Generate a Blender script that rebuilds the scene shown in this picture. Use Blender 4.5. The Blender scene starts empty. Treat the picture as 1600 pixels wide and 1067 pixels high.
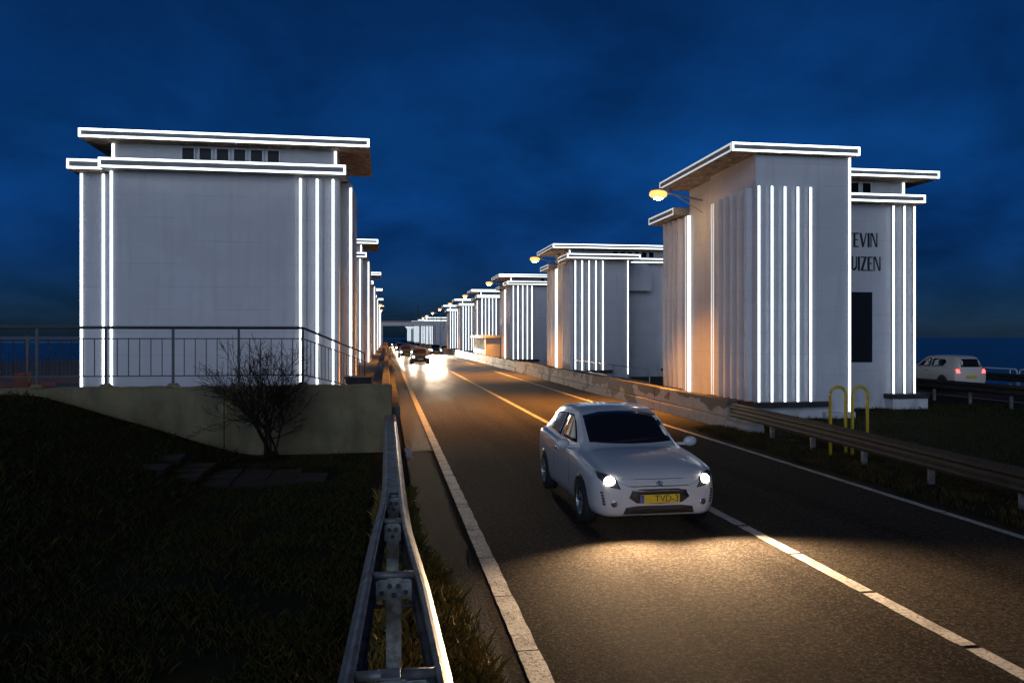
import bpy, bmesh, math, random
import numpy as np
from mathutils import Vector, noise
from mathutils.bvhtree import BVHTree
R = math.radians
random.seed(7); rng = np.random.default_rng(7)
scn = bpy.context.scene
COL = scn.collection

# ------------------------------------------------------------------ camera
cam = bpy.data.cameras.new('camera'); cam_o = bpy.data.objects.new('camera', cam); COL.objects.link(cam_o)
cam.sensor_width = 36; cam.lens = 28.0; cam.shift_y = -0.0041; cam.clip_end = 20000; cam.clip_start = 0.05
cam_o.location = (0, 0, 2.5); cam_o.rotation_euler = (R(90), 0, R(-8.95))
scn.camera = cam_o
# ------------------------------------------------------------------ view
scn.view_settings.view_transform = 'Standard'; scn.view_settings.look = 'None'
scn.view_settings.gamma = 1.0; scn.view_settings.exposure = 0.0
scn.view_settings.use_curve_mapping = False
scn.cycles.use_denoising = True
scn.cycles.max_bounces = 6; scn.cycles.diffuse_bounces = 3; scn.cycles.glossy_bounces = 3
scn.cycles.transmission_bounces = 4; scn.cycles.sample_clamp_indirect = 4.0
scn.cycles.use_light_tree = True
# ------------------------------------------------------------------ sky (dusk)
SUN_EL, SUN_AZ = R(4.0), R(203)          # the last glow comes from behind the camera
w = bpy.data.worlds.new('World'); scn.world = w; w.use_nodes = True
nt = w.node_tree; nt.nodes.clear()
def N(tree, t, **kw):
    n = tree.nodes.new(t)
    for k, v in kw.items(): setattr(n, k, v)
    return n
out = N(nt, 'ShaderNodeOutputWorld'); bg = N(nt, 'ShaderNodeBackground')
sky = N(nt, 'ShaderNodeTexSky', sky_type='NISHITA'); sky.sun_disc = False
sky.sun_elevation = SUN_EL; sky.sun_rotation = SUN_AZ; sky.ozone_density = 6.0; sky.air_density = 1.0; sky.dust_density = 0.3
tc = N(nt, 'ShaderNodeTexCoord'); sep = N(nt, 'ShaderNodeSeparateXYZ'); nt.links.new(tc.outputs['Generated'], sep.inputs[0])
za = N(nt, 'ShaderNodeMath', operation='ABSOLUTE'); nt.links.new(sep.outputs['Z'], za.inputs[0])
zz = N(nt, 'ShaderNodeMath', operation='ADD'); nt.links.new(za.outputs[0], zz.inputs[0]); zz.inputs[1].default_value = 0.38
dx = N(nt, 'ShaderNodeMath', operation='DIVIDE'); nt.links.new(sep.outputs['X'], dx.inputs[0]); nt.links.new(zz.outputs[0], dx.inputs[1])
dy = N(nt, 'ShaderNodeMath', operation='DIVIDE'); nt.links.new(sep.outputs['Y'], dy.inputs[0]); nt.links.new(zz.outputs[0], dy.inputs[1])
cmb = N(nt, 'ShaderNodeCombineXYZ'); nt.links.new(dx.outputs[0], cmb.inputs[0]); nt.links.new(dy.outputs[0], cmb.inputs[1])
cn = N(nt, 'ShaderNodeTexNoise'); cn.inputs['Scale'].default_value = 2.1; cn.inputs['Detail'].default_value = 7; cn.inputs['Roughness'].default_value = .55; cn.inputs['Distortion'].default_value = .25
nt.links.new(cmb.outputs[0], cn.inputs['Vector'])
cr = N(nt, 'ShaderNodeValToRGB'); cr.color_ramp.elements[0].position = .26; cr.color_ramp.elements[1].position = .74
cr.color_ramp.elements[0].color = (.34, .42, .42, 1); cr.color_ramp.elements[1].color = (1.85, 1.62, 1.55, 1)
nt.links.new(cn.outputs['Fac'], cr.inputs[0])
mul = N(nt, 'ShaderNodeMixRGB', blend_type='MULTIPLY'); mul.inputs[0].default_value = 1
tint = N(nt, 'ShaderNodeMixRGB', blend_type='MULTIPLY'); tint.inputs[0].default_value = 1; 
tr = N(nt, 'ShaderNodeValToRGB'); tr.color_ramp.elements[0].position = 0.0; tr.color_ramp.elements[0].color = (.12, .27, .74, 1)
tr.color_ramp.elements[1].position = .5; tr.color_ramp.elements[1].color = (.33, .42, .52, 1)
e_ = tr.color_ramp.elements.new(.10); e_.color = (.17, .35, .78, 1)
e_ = tr.color_ramp.elements.new(.22); e_.color = (.26, .50, .78, 1)
nt.links.new(za.outputs[0], tr.inputs[0]); nt.links.new(tr.outputs[0], tint.inputs[2])
nt.links.new(sky.outputs[0], tint.inputs[1]); nt.links.new(tint.outputs[0], mul.inputs[1]); nt.links.new(cr.outputs[0], mul.inputs[2])
nt.links.new(mul.outputs[0], bg.inputs[0]); bg.inputs[1].default_value = 0.079
nt.links.new(bg.outputs[0], out.inputs[0])
# ------------------------------------------------------------------ last daylight, very soft, from behind the camera
sl = bpy.data.lights.new('sun', 'SUN'); so = bpy.data.objects.new('sun', sl); COL.objects.link(so)
sl.energy = 1.25; sl.angle = R(60); sl.color = (.655, .785, 1.0)
d = Vector((math.sin(SUN_AZ)*math.cos(SUN_EL), math.cos(SUN_AZ)*math.cos(SUN_EL), math.sin(SUN_EL)))
so.rotation_euler = d.to_track_quat('Z', 'Y').to_euler()
LAMP_W, LAMP_COL = 19000.0, (1.0, .38, .05)
HEAD_W = 1500.0

# ================================================================== materials
MATS = {}
def mat(name, col=(.5,.5,.5), rough=.6, metal=0.0, var=0.0, vscale=4.0, bump=0.0, bscale=40.0, stretch=(1,1,1), emit=None, estr=0.0, col2=None, spec=.5, coat=0.0, lo=.35, hi=.65):
    m = bpy.data.materials.new(name); m.use_nodes = True; t = m.node_tree
    b = t.nodes['Principled BSDF']
    b.inputs['Base Color'].default_value = (*col, 1); b.inputs['Roughness'].default_value = rough; b.inputs['Metallic'].default_value = metal
    b.inputs['Specular IOR Level'].default_value = spec; b.inputs['Coat Weight'].default_value = coat
    tcn = N(t, 'ShaderNodeTexCoord'); mp = N(t, 'ShaderNodeMapping'); mp.inputs['Scale'].default_value = stretch
    gp = N(t, 'ShaderNodeNewGeometry'); t.links.new(gp.outputs['Position'], mp.inputs[0])
    if var or col2:
        c2 = col2 or tuple(c*(1-var) for c in col)
        n = N(t, 'ShaderNodeTexNoise'); n.inputs['Scale'].default_value = vscale; n.inputs['Detail'].default_value = 8; n.inputs['Roughness'].default_value = .62
        t.links.new(mp.outputs[0], n.inputs['Vector'])
        r = N(t, 'ShaderNodeValToRGB'); r.color_ramp.elements[0].position = lo; r.color_ramp.elements[1].position = hi
        r.color_ramp.elements[0].color = (*c2, 1); r.color_ramp.elements[1].color = (*col, 1)
        t.links.new(n.outputs['Fac'], r.inputs[0]); t.links.new(r.outputs[0], b.inputs['Base Color'])
    if bump:
        n2 = N(t, 'ShaderNodeTexNoise'); n2.inputs['Scale'].default_value = bscale; n2.inputs['Detail'].default_value = 5
        t.links.new(gp.outputs['Position'], n2.inputs['Vector'])
        bp = N(t, 'ShaderNodeBump'); bp.inputs['Strength'].default_value = bump; bp.inputs['Distance'].default_value = .02
        t.links.new(n2.outputs['Fac'], bp.inputs['Height']); t.links.new(bp.outputs[0], b.inputs['Normal'])
    if emit:
        b.inputs['Emission Color'].default_value = (*emit, 1); b.inputs['Emission Strength'].default_value = estr
    MATS[name] = m
    return m
def mix_over(m, color, fac_socket):
    """blend a second colour over whatever already feeds Base Color"""
    t = m.node_tree; b = t.nodes['Principled BSDF']
    mx = N(t, 'ShaderNodeMixRGB'); mx.inputs[2].default_value = (*color, 1)
    if b.inputs['Base Color'].links: t.links.new(b.inputs['Base Color'].links[0].from_socket, mx.inputs[1])
    else: mx.inputs[1].default_value = b.inputs['Base Color'].default_value
    t.links.new(fac_socket, mx.inputs[0]); t.links.new(mx.outputs[0], b.inputs['Base Color'])
def noise_fac(m, scale, stretch, lo, hi, detail=6):
    t = m.node_tree; gp = N(t, 'ShaderNodeNewGeometry'); mp = N(t, 'ShaderNodeMapping'); mp.inputs['Scale'].default_value = stretch
    t.links.new(gp.outputs['Position'], mp.inputs[0]); n = N(t, 'ShaderNodeTexNoise'); n.inputs['Scale'].default_value = scale; n.inputs['Detail'].default_value = detail
    t.links.new(mp.outputs[0], n.inputs['Vector']); r = N(t, 'ShaderNodeMapRange'); r.inputs[1].default_value = lo; r.inputs[2].default_value = hi
    t.links.new(n.outputs['Fac'], r.inputs[0]); return r.outputs[0]
def zgrad(m, z0, z1, src='Z'):
    t = m.node_tree; gp = N(t, 'ShaderNodeNewGeometry'); s = N(t, 'ShaderNodeSeparateXYZ'); t.links.new(gp.outputs['Position'], s.inputs[0])
    r = N(t, 'ShaderNodeMapRange'); r.inputs[1].default_value = z0; r.inputs[2].default_value = z1; t.links.new(s.outputs[src], r.inputs[0]); return r.outputs[0]
def mmul(m, a, b_, op='MULTIPLY'):
    t = m.node_tree; x = N(t, 'ShaderNodeMath', operation=op); x.use_clamp = True
    for i, s in enumerate((a, b_)):
        if isinstance(s, (int, float)): x.inputs[i].default_value = s
        else: t.links.new(s, x.inputs[i])
    return x.outputs[0]

# white render with faint board marks, rain streaks and weathered foot
M_WALL = mat('white_render', (.70,.70,.72), .75, var=.10, vscale=1.3, lo=.3, hi=.7)
mix_over(M_WALL, (.50,.50,.50), mmul(M_WALL, noise_fac(M_WALL, 3.0, (1.6,1.6,.10), .50, .78), .5))
mix_over(M_WALL, (.30,.30,.27), mmul(M_WALL, mmul(M_WALL, zgrad(M_WALL, 1.6, .3), noise_fac(M_WALL, 2.2, (1,1,.5), .42, .7)), .55))
t_ = M_WALL.node_tree
gz = N(t_, 'ShaderNodeNewGeometry'); sz_ = N(t_, 'ShaderNodeSeparateXYZ'); t_.links.new(gz.outputs['Position'], sz_.inputs[0])
fr = N(t_, 'ShaderNodeMath', operation='PINGPONG'); fr.inputs[1].default_value = .33; t_.links.new(sz_.outputs['Z'], fr.inputs[0])
jl = N(t_, 'ShaderNodeMapRange'); jl.inputs[1].default_value = .022; jl.inputs[2].default_value = .0; t_.links.new(fr.outputs[0], jl.inputs[0])
mix_over(M_WALL, (.34,.34,.34), mmul(M_WALL, mmul(M_WALL, jl.outputs[0], noise_fac(M_WALL, .9, (1,1,1.5), .38, .62)), .42))
mix_over(M_WALL, (.60,.60,.60), mmul(M_WALL, noise_fac(M_WALL, .45, (1,1,2.2), .46, .60, 8), .5))
wv = N(t_, 'ShaderNodeTexWave', wave_type='BANDS', bands_direction='Z'); wv.inputs['Scale'].default_value = 2.6; wv.inputs['Distortion'].default_value = 1.0; wv.inputs['Detail Scale'].default_value = .6; wv.inputs['Detail'].default_value = 4
g_ = N(t_, 'ShaderNodeNewGeometry'); t_.links.new(g_.outputs['Position'], wv.inputs['Vector'])
nn = N(t_, 'ShaderNodeTexNoise'); nn.inputs['Scale'].default_value = 22; nn.inputs['Detail'].default_value = 6; t_.links.new(g_.outputs['Position'], nn.inputs['Vector'])
ad = N(t_, 'ShaderNodeMath', operation='MULTIPLY_ADD'); ad.inputs[1].default_value = .12; t_.links.new(wv.outputs['Fac'], ad.inputs[0]); t_.links.new(nn.outputs['Fac'], ad.inputs[2])
bp_ = N(t_, 'ShaderNodeBump'); bp_.inputs['Strength'].default_value = .40; bp_.inputs['Distance'].default_value = .02
t_.links.new(ad.outputs[0], bp_.inputs['Height']); t_.links.new(bp_.outputs[0], t_.nodes['Principled BSDF'].inputs['Normal'])

M_ROOF = mat('roof_concrete', (.30,.30,.30), .8, var=.3, vscale=2, bump=.2, bscale=15)
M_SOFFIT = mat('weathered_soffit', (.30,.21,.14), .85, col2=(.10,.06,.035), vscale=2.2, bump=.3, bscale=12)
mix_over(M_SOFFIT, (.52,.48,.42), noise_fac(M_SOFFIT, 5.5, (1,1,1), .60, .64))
M_LEDGE = mat('dark_ledge', (.05,.045,.042), .8, var=.5, vscale=5, bump=.5, bscale=9)
M_STRIPGLOW = mat('reflector_glow_strip', (.8,.8,.8), .4, emit=(.86,.97,1.0), estr=3.6)  # retroreflective strips, no lamps: the returned headlight is put in as emission
M_STRIPGLOWDIM = mat('reflector_glow_side', (.8,.8,.8), .4, emit=(.86,.95,1.0), estr=.55)  # same reflectors seen obliquely, their weaker return set as dimmer emission
M_LETTER = mat('black_letter', (.018,.018,.02), .5)
M_FRAME = mat('window_frame', (.75,.76,.78), .5)
M_PANE = mat('window_pane', (.006,.008,.012), .3, spec=.15)
M_DARKDOOR = mat('dark_opening', (.012,.012,.014), .35)
M_CONC = mat('retaining_concrete', (.25,.205,.105), .85, var=.38, vscale=1.6, bump=.35, bscale=14)
mix_over(M_CONC, (.07,.075,.045), mmul(M_CONC, noise_fac(M_CONC, 1.5, (1.4,1.4,.35), .50, .72), .8))
mix_over(M_CONC, (.16,.09,.04), mmul(M_CONC, noise_fac(M_CONC, 1.2, (2.2,1,.12), .60, .72), .6))
M_PARAPET = mat('parapet_concrete', (.20,.18,.16), .85, var=.5, vscale=1.2, bump=.3, bscale=12)
M_BARRIER = mat('barrier_concrete', (.46,.43,.39), .8, var=.25, vscale=2.5, bump=.25, bscale=18)
_st = mmul(M_BARRIER, mmul(M_BARRIER, zgrad(M_BARRIER, .30, .80), noise_fac(M_BARRIER, .55, (1,1,1.6), .38, .66, 5), 'ADD'), 1.0)
_r = N(M_BARRIER.node_tree, 'ShaderNodeMapRange'); _r.inputs[1].default_value = .72; _r.inputs[2].default_value = .77
_ad = N(M_BARRIER.node_tree, 'ShaderNodeMath', operation='MULTIPLY_ADD'); _ad.inputs[1].default_value = .55
M_BARRIER.node_tree.links.new(zgrad(M_BARRIER, .30, .80), _ad.inputs[0]); M_BARRIER.node_tree.links.new(noise_fac(M_BARRIER, .5, (1,1,1.8), .34, .68, 6), _ad.inputs[2])
M_BARRIER.node_tree.links.new(_ad.outputs[0], _r.inputs[0])
mix_over(M_BARRIER, (.075,.052,.04), mmul(M_BARRIER, _r.outputs[0], .9))
mix_over(M_BARRIER, (.035,.030,.024), zgrad(M_BARRIER, .772, .782))
M_LINE = mat('road_paint', (.55,.52,.47), .75, spec=.2, col2=(.12,.105,.09), vscale=30, bump=.5, bscale=60, lo=.34, hi=.50)
mix_over(M_LINE, (.16,.14,.12), mmul(M_LINE, noise_fac(M_LINE, 3.5, (1,1,1), .45, .7), .6))
M_GALV = mat('galvanised_steel', (.30,.30,.29), .5, metal=.35, spec=.4, col2=(.13,.115,.10), vscale=7, bump=.08, bscale=50)
M_RAILING = mat('railing_paint', (.035,.045,.06), .45, var=.3, vscale=8)
M_WHITEPIPE = mat('white_pipe', (.7,.7,.7), .5)
M_YELLOW = mat('yellow_paint', (.62,.42,.03), .45, col2=(.30,.18,.03), vscale=7, lo=.28, hi=.42)
M_GRASSBLADE = mat('grass_blade', (.030,.044,.008), .9, spec=.1, col2=(.055,.036,.012), vscale=1.3)
M_DRYGRASS = mat('dry_grass_blade', (.26,.17,.045), .9, spec=.1, col2=(.10,.09,.02), vscale=2.2)
M_VERGE = mat('verge_blade', (.085,.055,.018), .9, spec=.1, col2=(.030,.026,.008), vscale=2.2)
M_GRAVEL = mat('dark_gravel', (.022,.019,.016), .9, spec=.06, col2=(.010,.009,.008), vscale=35, bump=.9, bscale=38, lo=.4, hi=.62)
M_SOIL = mat('soil', (.020,.018,.008), .95, spec=.1, col2=(.010,.013,.004), vscale=1.5, bump=.6, bscale=8)
M_TWIG = mat('twig_bark', (.026,.02,.014), .9, spec=.1)
M_ZINC = mat('bright_zinc', (.46,.50,.49), .45, metal=.3, col2=(.22,.24,.23), vscale=14, lo=.4, hi=.6)
M_BOLT = mat('bolt_steel', (.10,.10,.10), .5, metal=.4)
M_BROWNSTEEL = mat('weathered_steel', (.050,.044,.040), .75, metal=.1, spec=.2, col2=(.030,.024,.020), vscale=6, bump=.1, bscale=40)
M_RUST = mat('rusty_red_steel', (.22,.045,.02), .7, var=.5, vscale=4)
M_SLAB = mat('paving_slab', (.014,.012,.011), .85, var=.35, vscale=5, bump=.3, bscale=30)
M_REFL = mat('red_reflector', (.6,.02,.01), .25, emit=None)
M_LAMPBODY = mat('lamp_housing', (.25,.25,.25), .5)
M_LAMP = mat('lamp_lens', (1,.8,.5), .4, emit=(1.0,.60,.24), estr=170)
M_BOWL = mat('lamp_bowl', (.9,.6,.3), .4, emit=(1.0,.47,.10), estr=1.7)
M_CAB = mat('kiosk_wall', (.40,.37,.34), .75, var=.2, vscale=2)
M_SCRAP = mat('crumpled_plastic', (.55,.57,.6), .15, spec=.8)
M_MARK = mat('marker_steel', (.02,.03,.02), .7)

# asphalt: speckled, damp, rutted
M_ASPH = mat('damp_asphalt', (.074,.061,.047), .6, spec=.16, col2=(.024,.021,.018), vscale=19, lo=.34, hi=.68)
t_ = M_ASPH.node_tree; b_ = t_.nodes['Principled BSDF']; g_ = N(t_, 'ShaderNodeNewGeometry')
mix_over(M_ASPH, (.030,.026,.022), mmul(M_ASPH, noise_fac(M_ASPH, .5, (1.6,.14,1), .42, .70), .7))
mix_over(M_ASPH, (.016,.014,.012), mmul(M_ASPH, noise_fac(M_ASPH, 1.0, (1.3,.035,1), .50, .64, 3), .55))
v2 = N(t_, 'ShaderNodeTexVoronoi'); v2.inputs['Scale'].default_value = 62; t_.links.new(g_.outputs['Position'], v2.inputs['Vector'])
s2 = N(t_, 'ShaderNodeSeparateColor'); t_.links.new(v2.outputs['Color'], s2.inputs[0])
for lo_, hi_, c_ in ((.84, .90, (.15,.125,.095)), (.16, .10, (.008,.007,.006))):
    r2_ = N(t_, 'ShaderNodeMapRange'); r2_.inputs[1].default_value = lo_; r2_.inputs[2].default_value = hi_; r2_.inputs[4].default_value = .42; t_.links.new(s2.outputs[0], r2_.inputs[0]); mix_over(M_ASPH, c_, r2_.outputs[0])
vo = N(t_, 'ShaderNodeTexVoronoi'); vo.inputs['Scale'].default_value = 75; t_.links.new(g_.outputs['Position'], vo.inputs['Vector'])
no_ = N(t_, 'ShaderNodeTexNoise'); no_.inputs['Scale'].default_value = 30; no_.inputs['Detail'].default_value = 4; t_.links.new(g_.outputs['Position'], no_.inputs['Vector'])
hs = N(t_, 'ShaderNodeMath', operation='SUBTRACT'); t_.links.new(no_.outputs['Fac'], hs.inputs[0]); t_.links.new(vo.outputs['Distance'], hs.inputs[1])
bp_ = N(t_, 'ShaderNodeBump'); bp_.inputs['Strength'].default_value = .4; bp_.inputs['Distance'].default_value = .006
t_.links.new(hs.outputs[0], bp_.inputs['Height']); t_.links.new(bp_.outputs[0], b_.inputs['Normal'])
wr = noise_fac(M_ASPH, .6, (1.2,.25,1), .38, .68)
mr = N(t_, 'ShaderNodeMapRange'); mr.inputs[3].default_value = -.05; mr.inputs[4].default_value = .06; t_.links.new(wr, mr.inputs[0])
wet = zgrad(M_ASPH, 22.0, 62.0, 'Y')
wm = N(t_, 'ShaderNodeMapRange'); wm.inputs[3].default_value = .92; wm.inputs[4].default_value = .36; t_.links.new(wet, wm.inputs[0])
wa = N(t_, 'ShaderNodeMath', operation='ADD'); t_.links.new(wm.outputs[0], wa.inputs[0]); t_.links.new(mr.outputs[0], wa.inputs[1]); t_.links.new(wa.outputs[0], b_.inputs['Roughness'])
ws_ = N(t_, 'ShaderNodeMapRange'); ws_.inputs[3].default_value = .01; ws_.inputs[4].default_value = .17; t_.links.new(wet, ws_.inputs[0]); t_.links.new(ws_.outputs[0], b_.inputs['Specular IOR Level'])
# older cracked paving of the shoulder
M_SHOULDER = mat('cracked_paving', (.075,.065,.06), .8, spec=.25, col2=(.035,.03,.03), vscale=18, bump=.5, bscale=45)
t_ = M_SHOULDER.node_tree; g_ = N(t_, 'ShaderNodeNewGeometry'); vc = N(t_, 'ShaderNodeTexVoronoi', feature='DISTANCE_TO_EDGE'); vc.inputs['Scale'].default_value = 1.6
nd = N(t_, 'ShaderNodeTexNoise'); nd.inputs['Scale'].default_value = 5; t_.links.new(g_.outputs['Position'], nd.inputs['Vector'])
vm = N(t_, 'ShaderNodeVectorMath', operation='MULTIPLY_ADD'); vm.inputs[1].default_value = (.25,.25,0); t_.links.new(nd.outputs['Color'], vm.inputs[0]); t_.links.new(g_.outputs['Position'], vm.inputs[2])
t_.links.new(vm.outputs[0], vc.inputs['Vector'])
rc = N(t_, 'ShaderNodeMapRange'); rc.inputs[1].default_value = .018; rc.inputs[2].default_value = .0; t_.links.new(vc.outputs['Distance'], rc.inputs[0])
mix_over(M_SHOULDER, (.012,.010,.010), rc.outputs[0])
# water
M_WATER = mat('sea_water', (.004,.010,.018), .22)
t_ = M_WATER.node_tree; g_ = N(t_, 'ShaderNodeNewGeometry'); mp_ = N(t_, 'ShaderNodeMapping'); mp_.inputs['Scale'].default_value = (.35,.9,1); t_.links.new(g_.outputs['Position'], mp_.inputs[0])
nw = N(t_, 'ShaderNodeTexNoise'); nw.inputs['Scale'].default_value = .8; nw.inputs['Detail'].default_value = 6; t_.links.new(mp_.outputs[0], nw.inputs['Vector'])
bp_ = N(t_, 'ShaderNodeBump'); bp_.inputs['Strength'].default_value = .9; bp_.inputs['Distance'].default_value = .5
t_.links.new(nw.outputs['Fac'], bp_.inputs['Height']); t_.links.new(bp_.outputs[0], t_.nodes['Principled BSDF'].inputs['Normal'])

# ================================================================== mesh helpers
class MB:
    def __init__(s): s.v = []; s.f = []
    def box(s, x0, x1, y0, y1, z0, z1):
        n = len(s.v); s.v += [(x0,y0,z0),(x1,y0,z0),(x1,y1,z0),(x0,y1,z0),(x0,y0,z1),(x1,y0,z1),(x1,y1,z1),(x0,y1,z1)]
        s.f += [tuple(n+i for i in q) for q in ((3,2,1,0),(4,5,6,7),(0,1,5,4),(1,2,6,5),(2,3,7,6),(3,0,4,7))]; return s
    def prism(s, pts, axis, a0, a1):
        """pts: 2-D outline; axis 'x': pts=(y,z); 'y': (x,z); 'z': (x,y)"""
        def P(p, a): return {'x':(a,p[0],p[1]), 'y':(p[0],a,p[1]), 'z':(p[0],p[1],a)}[axis]
        n = len(s.v); k = len(pts); s.v += [P(p,a0) for p in pts] + [P(p,a1) for p in pts]
        s.f.append(tuple(n+i for i in reversed(range(k)))); s.f.append(tuple(n+k+i for i in range(k)))
        for i in range(k): j = (i+1) % k; s.f.append((n+i, n+j, n+k+j, n+k+i))
        return s
    def tube(s, path, r, n=8, caps=True):
        path = [Vector(p) for p in path]; base = len(s.v); rs = r if isinstance(r, (list, tuple)) else [r]*len(path)
        up = Vector((0,0,1))
        for i, p in enumerate(path):
            t = (path[min(i+1,len(path)-1)] - path[max(i-1,0)]).normalized()
            u = t.cross(up)
            if u.length < .05: u = t.cross(Vector((1,0,0)))
            u.normalize(); v = u.cross(t)
            for k in range(n):
                a = 2*math.pi*k/n; s.v.append(tuple(p + (u*math.cos(a) + v*math.sin(a))*rs[i]))
        for i in range(len(path)-1):
            for k in range(n):
                k2 = (k+1) % n; s.f.append((base+i*n+k, base+i*n+k2, base+(i+1)*n+k2, base+(i+1)*n+k))
        if caps:
            s.f.append(tuple(base+k for k in reversed(range(n)))); m = base+(len(path)-1)*n; s.f.append(tuple(m+k for k in range(n)))
        return s
    def lathe_x(s, prof, cx, cy, cz, n=24):
        """profile (x offset, radius) turned about the X axis"""
        base = len(s.v); m = len(prof)
        for k in range(n):
            a = 2*math.pi*k/n
            for (px, r) in prof: s.v.append((cx+px, cy+r*math.cos(a), cz+r*math.sin(a)))
        for k in range(n):
            k2 = (k+1) % n
            for i in range(m-1): s.f.append((base+k*m+i, base+k*m+i+1, base+k2*m+i+1, base+k2*m+i))
        return s
    def ell(s, c, r, nu=14, nv=8):
        base = len(s.v)
        for i in range(nv+1):
            th = math.pi*i/nv
            for k in range(nu):
                a = 2*math.pi*k/nu; s.v.append((c[0]+r[0]*math.sin(th)*math.cos(a), c[1]+r[1]*math.sin(th)*math.sin(a), c[2]+r[2]*math.cos(th)))
        for i in range(nv):
            for k in range(nu):
                k2 = (k+1) % nu; s.f.append((base+i*nu+k, base+(i+1)*nu+k, base+(i+1)*nu+k2, base+i*nu+k2))
        return s
    def mesh(s, name, m, smooth=False):
        me = bpy.data.meshes.new(name); me.from_pydata(s.v, [], s.f); me.validate()
        bmx = bmesh.new(); bmx.from_mesh(me); bmesh.ops.recalc_face_normals(bmx, faces=bmx.faces); bmx.to_mesh(me); bmx.free()
        if m: me.materials.append(m)
        if smooth: me.polygons.foreach_set('use_smooth', [True]*len(me.polygons))
        return me
    def build(s, name, m, parent=None, loc=(0,0,0), smooth=False):
        return link(name, s.mesh(name, m, smooth), parent, loc)
def link(name, me, parent=None, loc=(0,0,0)):
    o = bpy.data.objects.new(name, me); COL.objects.link(o); o.location = loc
    if parent: o.parent = parent
    return o
def bevel(o, w=.015, seg=2):
    b = o.modifiers.new('bevel', 'BEVEL'); b.width = w; b.segments = seg; b.limit_method = 'ANGLE'; return o
def thing(name, label, cat, loc=(0,0,0), rz=0, group=None):
    o = bpy.data.objects.new(name, None); COL.objects.link(o); o.location = loc; o.rotation_euler = (0,0,rz)
    tag(o, label, cat, group); return o
def tag(o, label=None, cat=None, group=None, kind=None):
    if label: o['label'] = label
    if cat: o['category'] = cat
    if group: o['group'] = group
    if kind: o['kind'] = kind
    return o
def copy_tree(o, parent=None):
    c = o.copy(); COL.objects.link(c); c.parent = parent
    for ch in list(o.children): copy_tree(ch, c)
    return c
def sheet(name, x0, x1, y0, y1, z, m, kind='structure', parent=None):
    mb = MB(); mb.v = [(x0,y0,z),(x1,y0,z),(x1,y1,z),(x0,y1,z)]; mb.f = [(0,1,2,3)]
    o = mb.build(name, m, parent)
    if kind and not parent: o['kind'] = kind
    return o

# ================================================================== setting: sea, land, road
sheet('sea', -9000, 9000, -600, 12000, -3.2, M_WATER)
def bank(x, y):
    """height of the land left of the crash barrier"""
    t = min(1, max(0, (-2.95 - x)/4.2))
    f = min(1, max(0, (y-5)/9.0)); f = f*f*(3-2*f)
    z = 1.32*t*(.35+.65*f)
    z += .05*noise.noise(Vector((x*.7, y*.7, 3))) * min(1, max(0, (-.5-x)/1.0))
    if x < -11: z -= max(0, (-11-x))*.55
    return z - .02
mb = MB(); xs = np.concatenate([np.linspace(-20,-9,12), np.linspace(-8.5,-.4,28), [.5]]); ys = np.linspace(-6, 17.72, 48)
for y in ys:
    for x in xs: mb.v.append((x, y, bank(x, y)))
nx = len(xs)
for j in range(len(ys)-1):
    for i in range(nx-1): mb.f.append((j*nx+i, j*nx+i+1, (j+1)*nx+i+1, (j+1)*nx+i))
tag(mb.build('grass_bank', M_SOIL, smooth=True), kind='structure')
tag(MB().box(-13, .3, 17.95, 420, -3.6, .95).build('pier_deck', M_PARAPET), kind='structure')      # raised deck the left row stands on
mb = MB().prism([(.28,-3.6),(.28,-.03),(32.5,-.03),(38,-3.6)], 'y', -8, 700); tag(mb.build('dike', M_SOIL), kind='structure')
sheet('road', .45, 9.14, -8, 700, 0.0, M_ASPH)
sheet('shoulder_paving', .42, 1.03, 17.6, 420, .004, M_SHOULDER)
sheet('second_road', 23.6, 30.0, -8, 700, -.02, M_ASPH)

def road_line(name, x, w_, y0, y1, seg, gap, far, z, pieces_to):
    """near dashes are pieces of their own; beyond that one painted strip"""
    root = bpy.data.objects.new(name, None); COL.objects.link(root); root['kind'] = 'structure'; root.location = (x, 0, 0)
    mb = MB(); e = []
    n = 9
    L = [(-w_/2 + random.uniform(-.006,.006), seg*i/n) for i in range(n+1)]; Rr = [(w_/2 + random.uniform(-.006,.006), seg*i/n) for i in range(n+1)]
    for l, r in zip(L, Rr): mb.v += [(l[0], l[1], 0), (r[0], r[1], 0)]
    for i in range(n): mb.f.append((2*i, 2*i+1, 2*i+3, 2*i+2))
    me = mb.mesh('marking', M_LINE); y = y0
    while y < pieces_to:
        o = link('marking', me, root, (0, y, z)); y += seg+gap
    mb = MB(); mb.v = [(-w_/2, y, z), (w_/2, y, z), (w_/2, far, z), (-w_/2, far, z)]; mb.f = [(0,1,2,3)]
    mb.build('far_marking', M_LINE, root)
road_line('left_edge_line', 1.115, .175, 2.2, 0, 1.33, .022, 600, .009, 45)
road_line('center_line', 4.66, .15, 3.0, 0, 1.34, .06, 600, .006, 26)
road_line('right_edge_line', 7.85, .13, 3.0, 0, 2.4, .03, 600, .006, 30)
road_line('second_road_edge_line', 24.1, .16, 14, 0, 6.0, .03, 400, -.012, 50)

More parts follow.
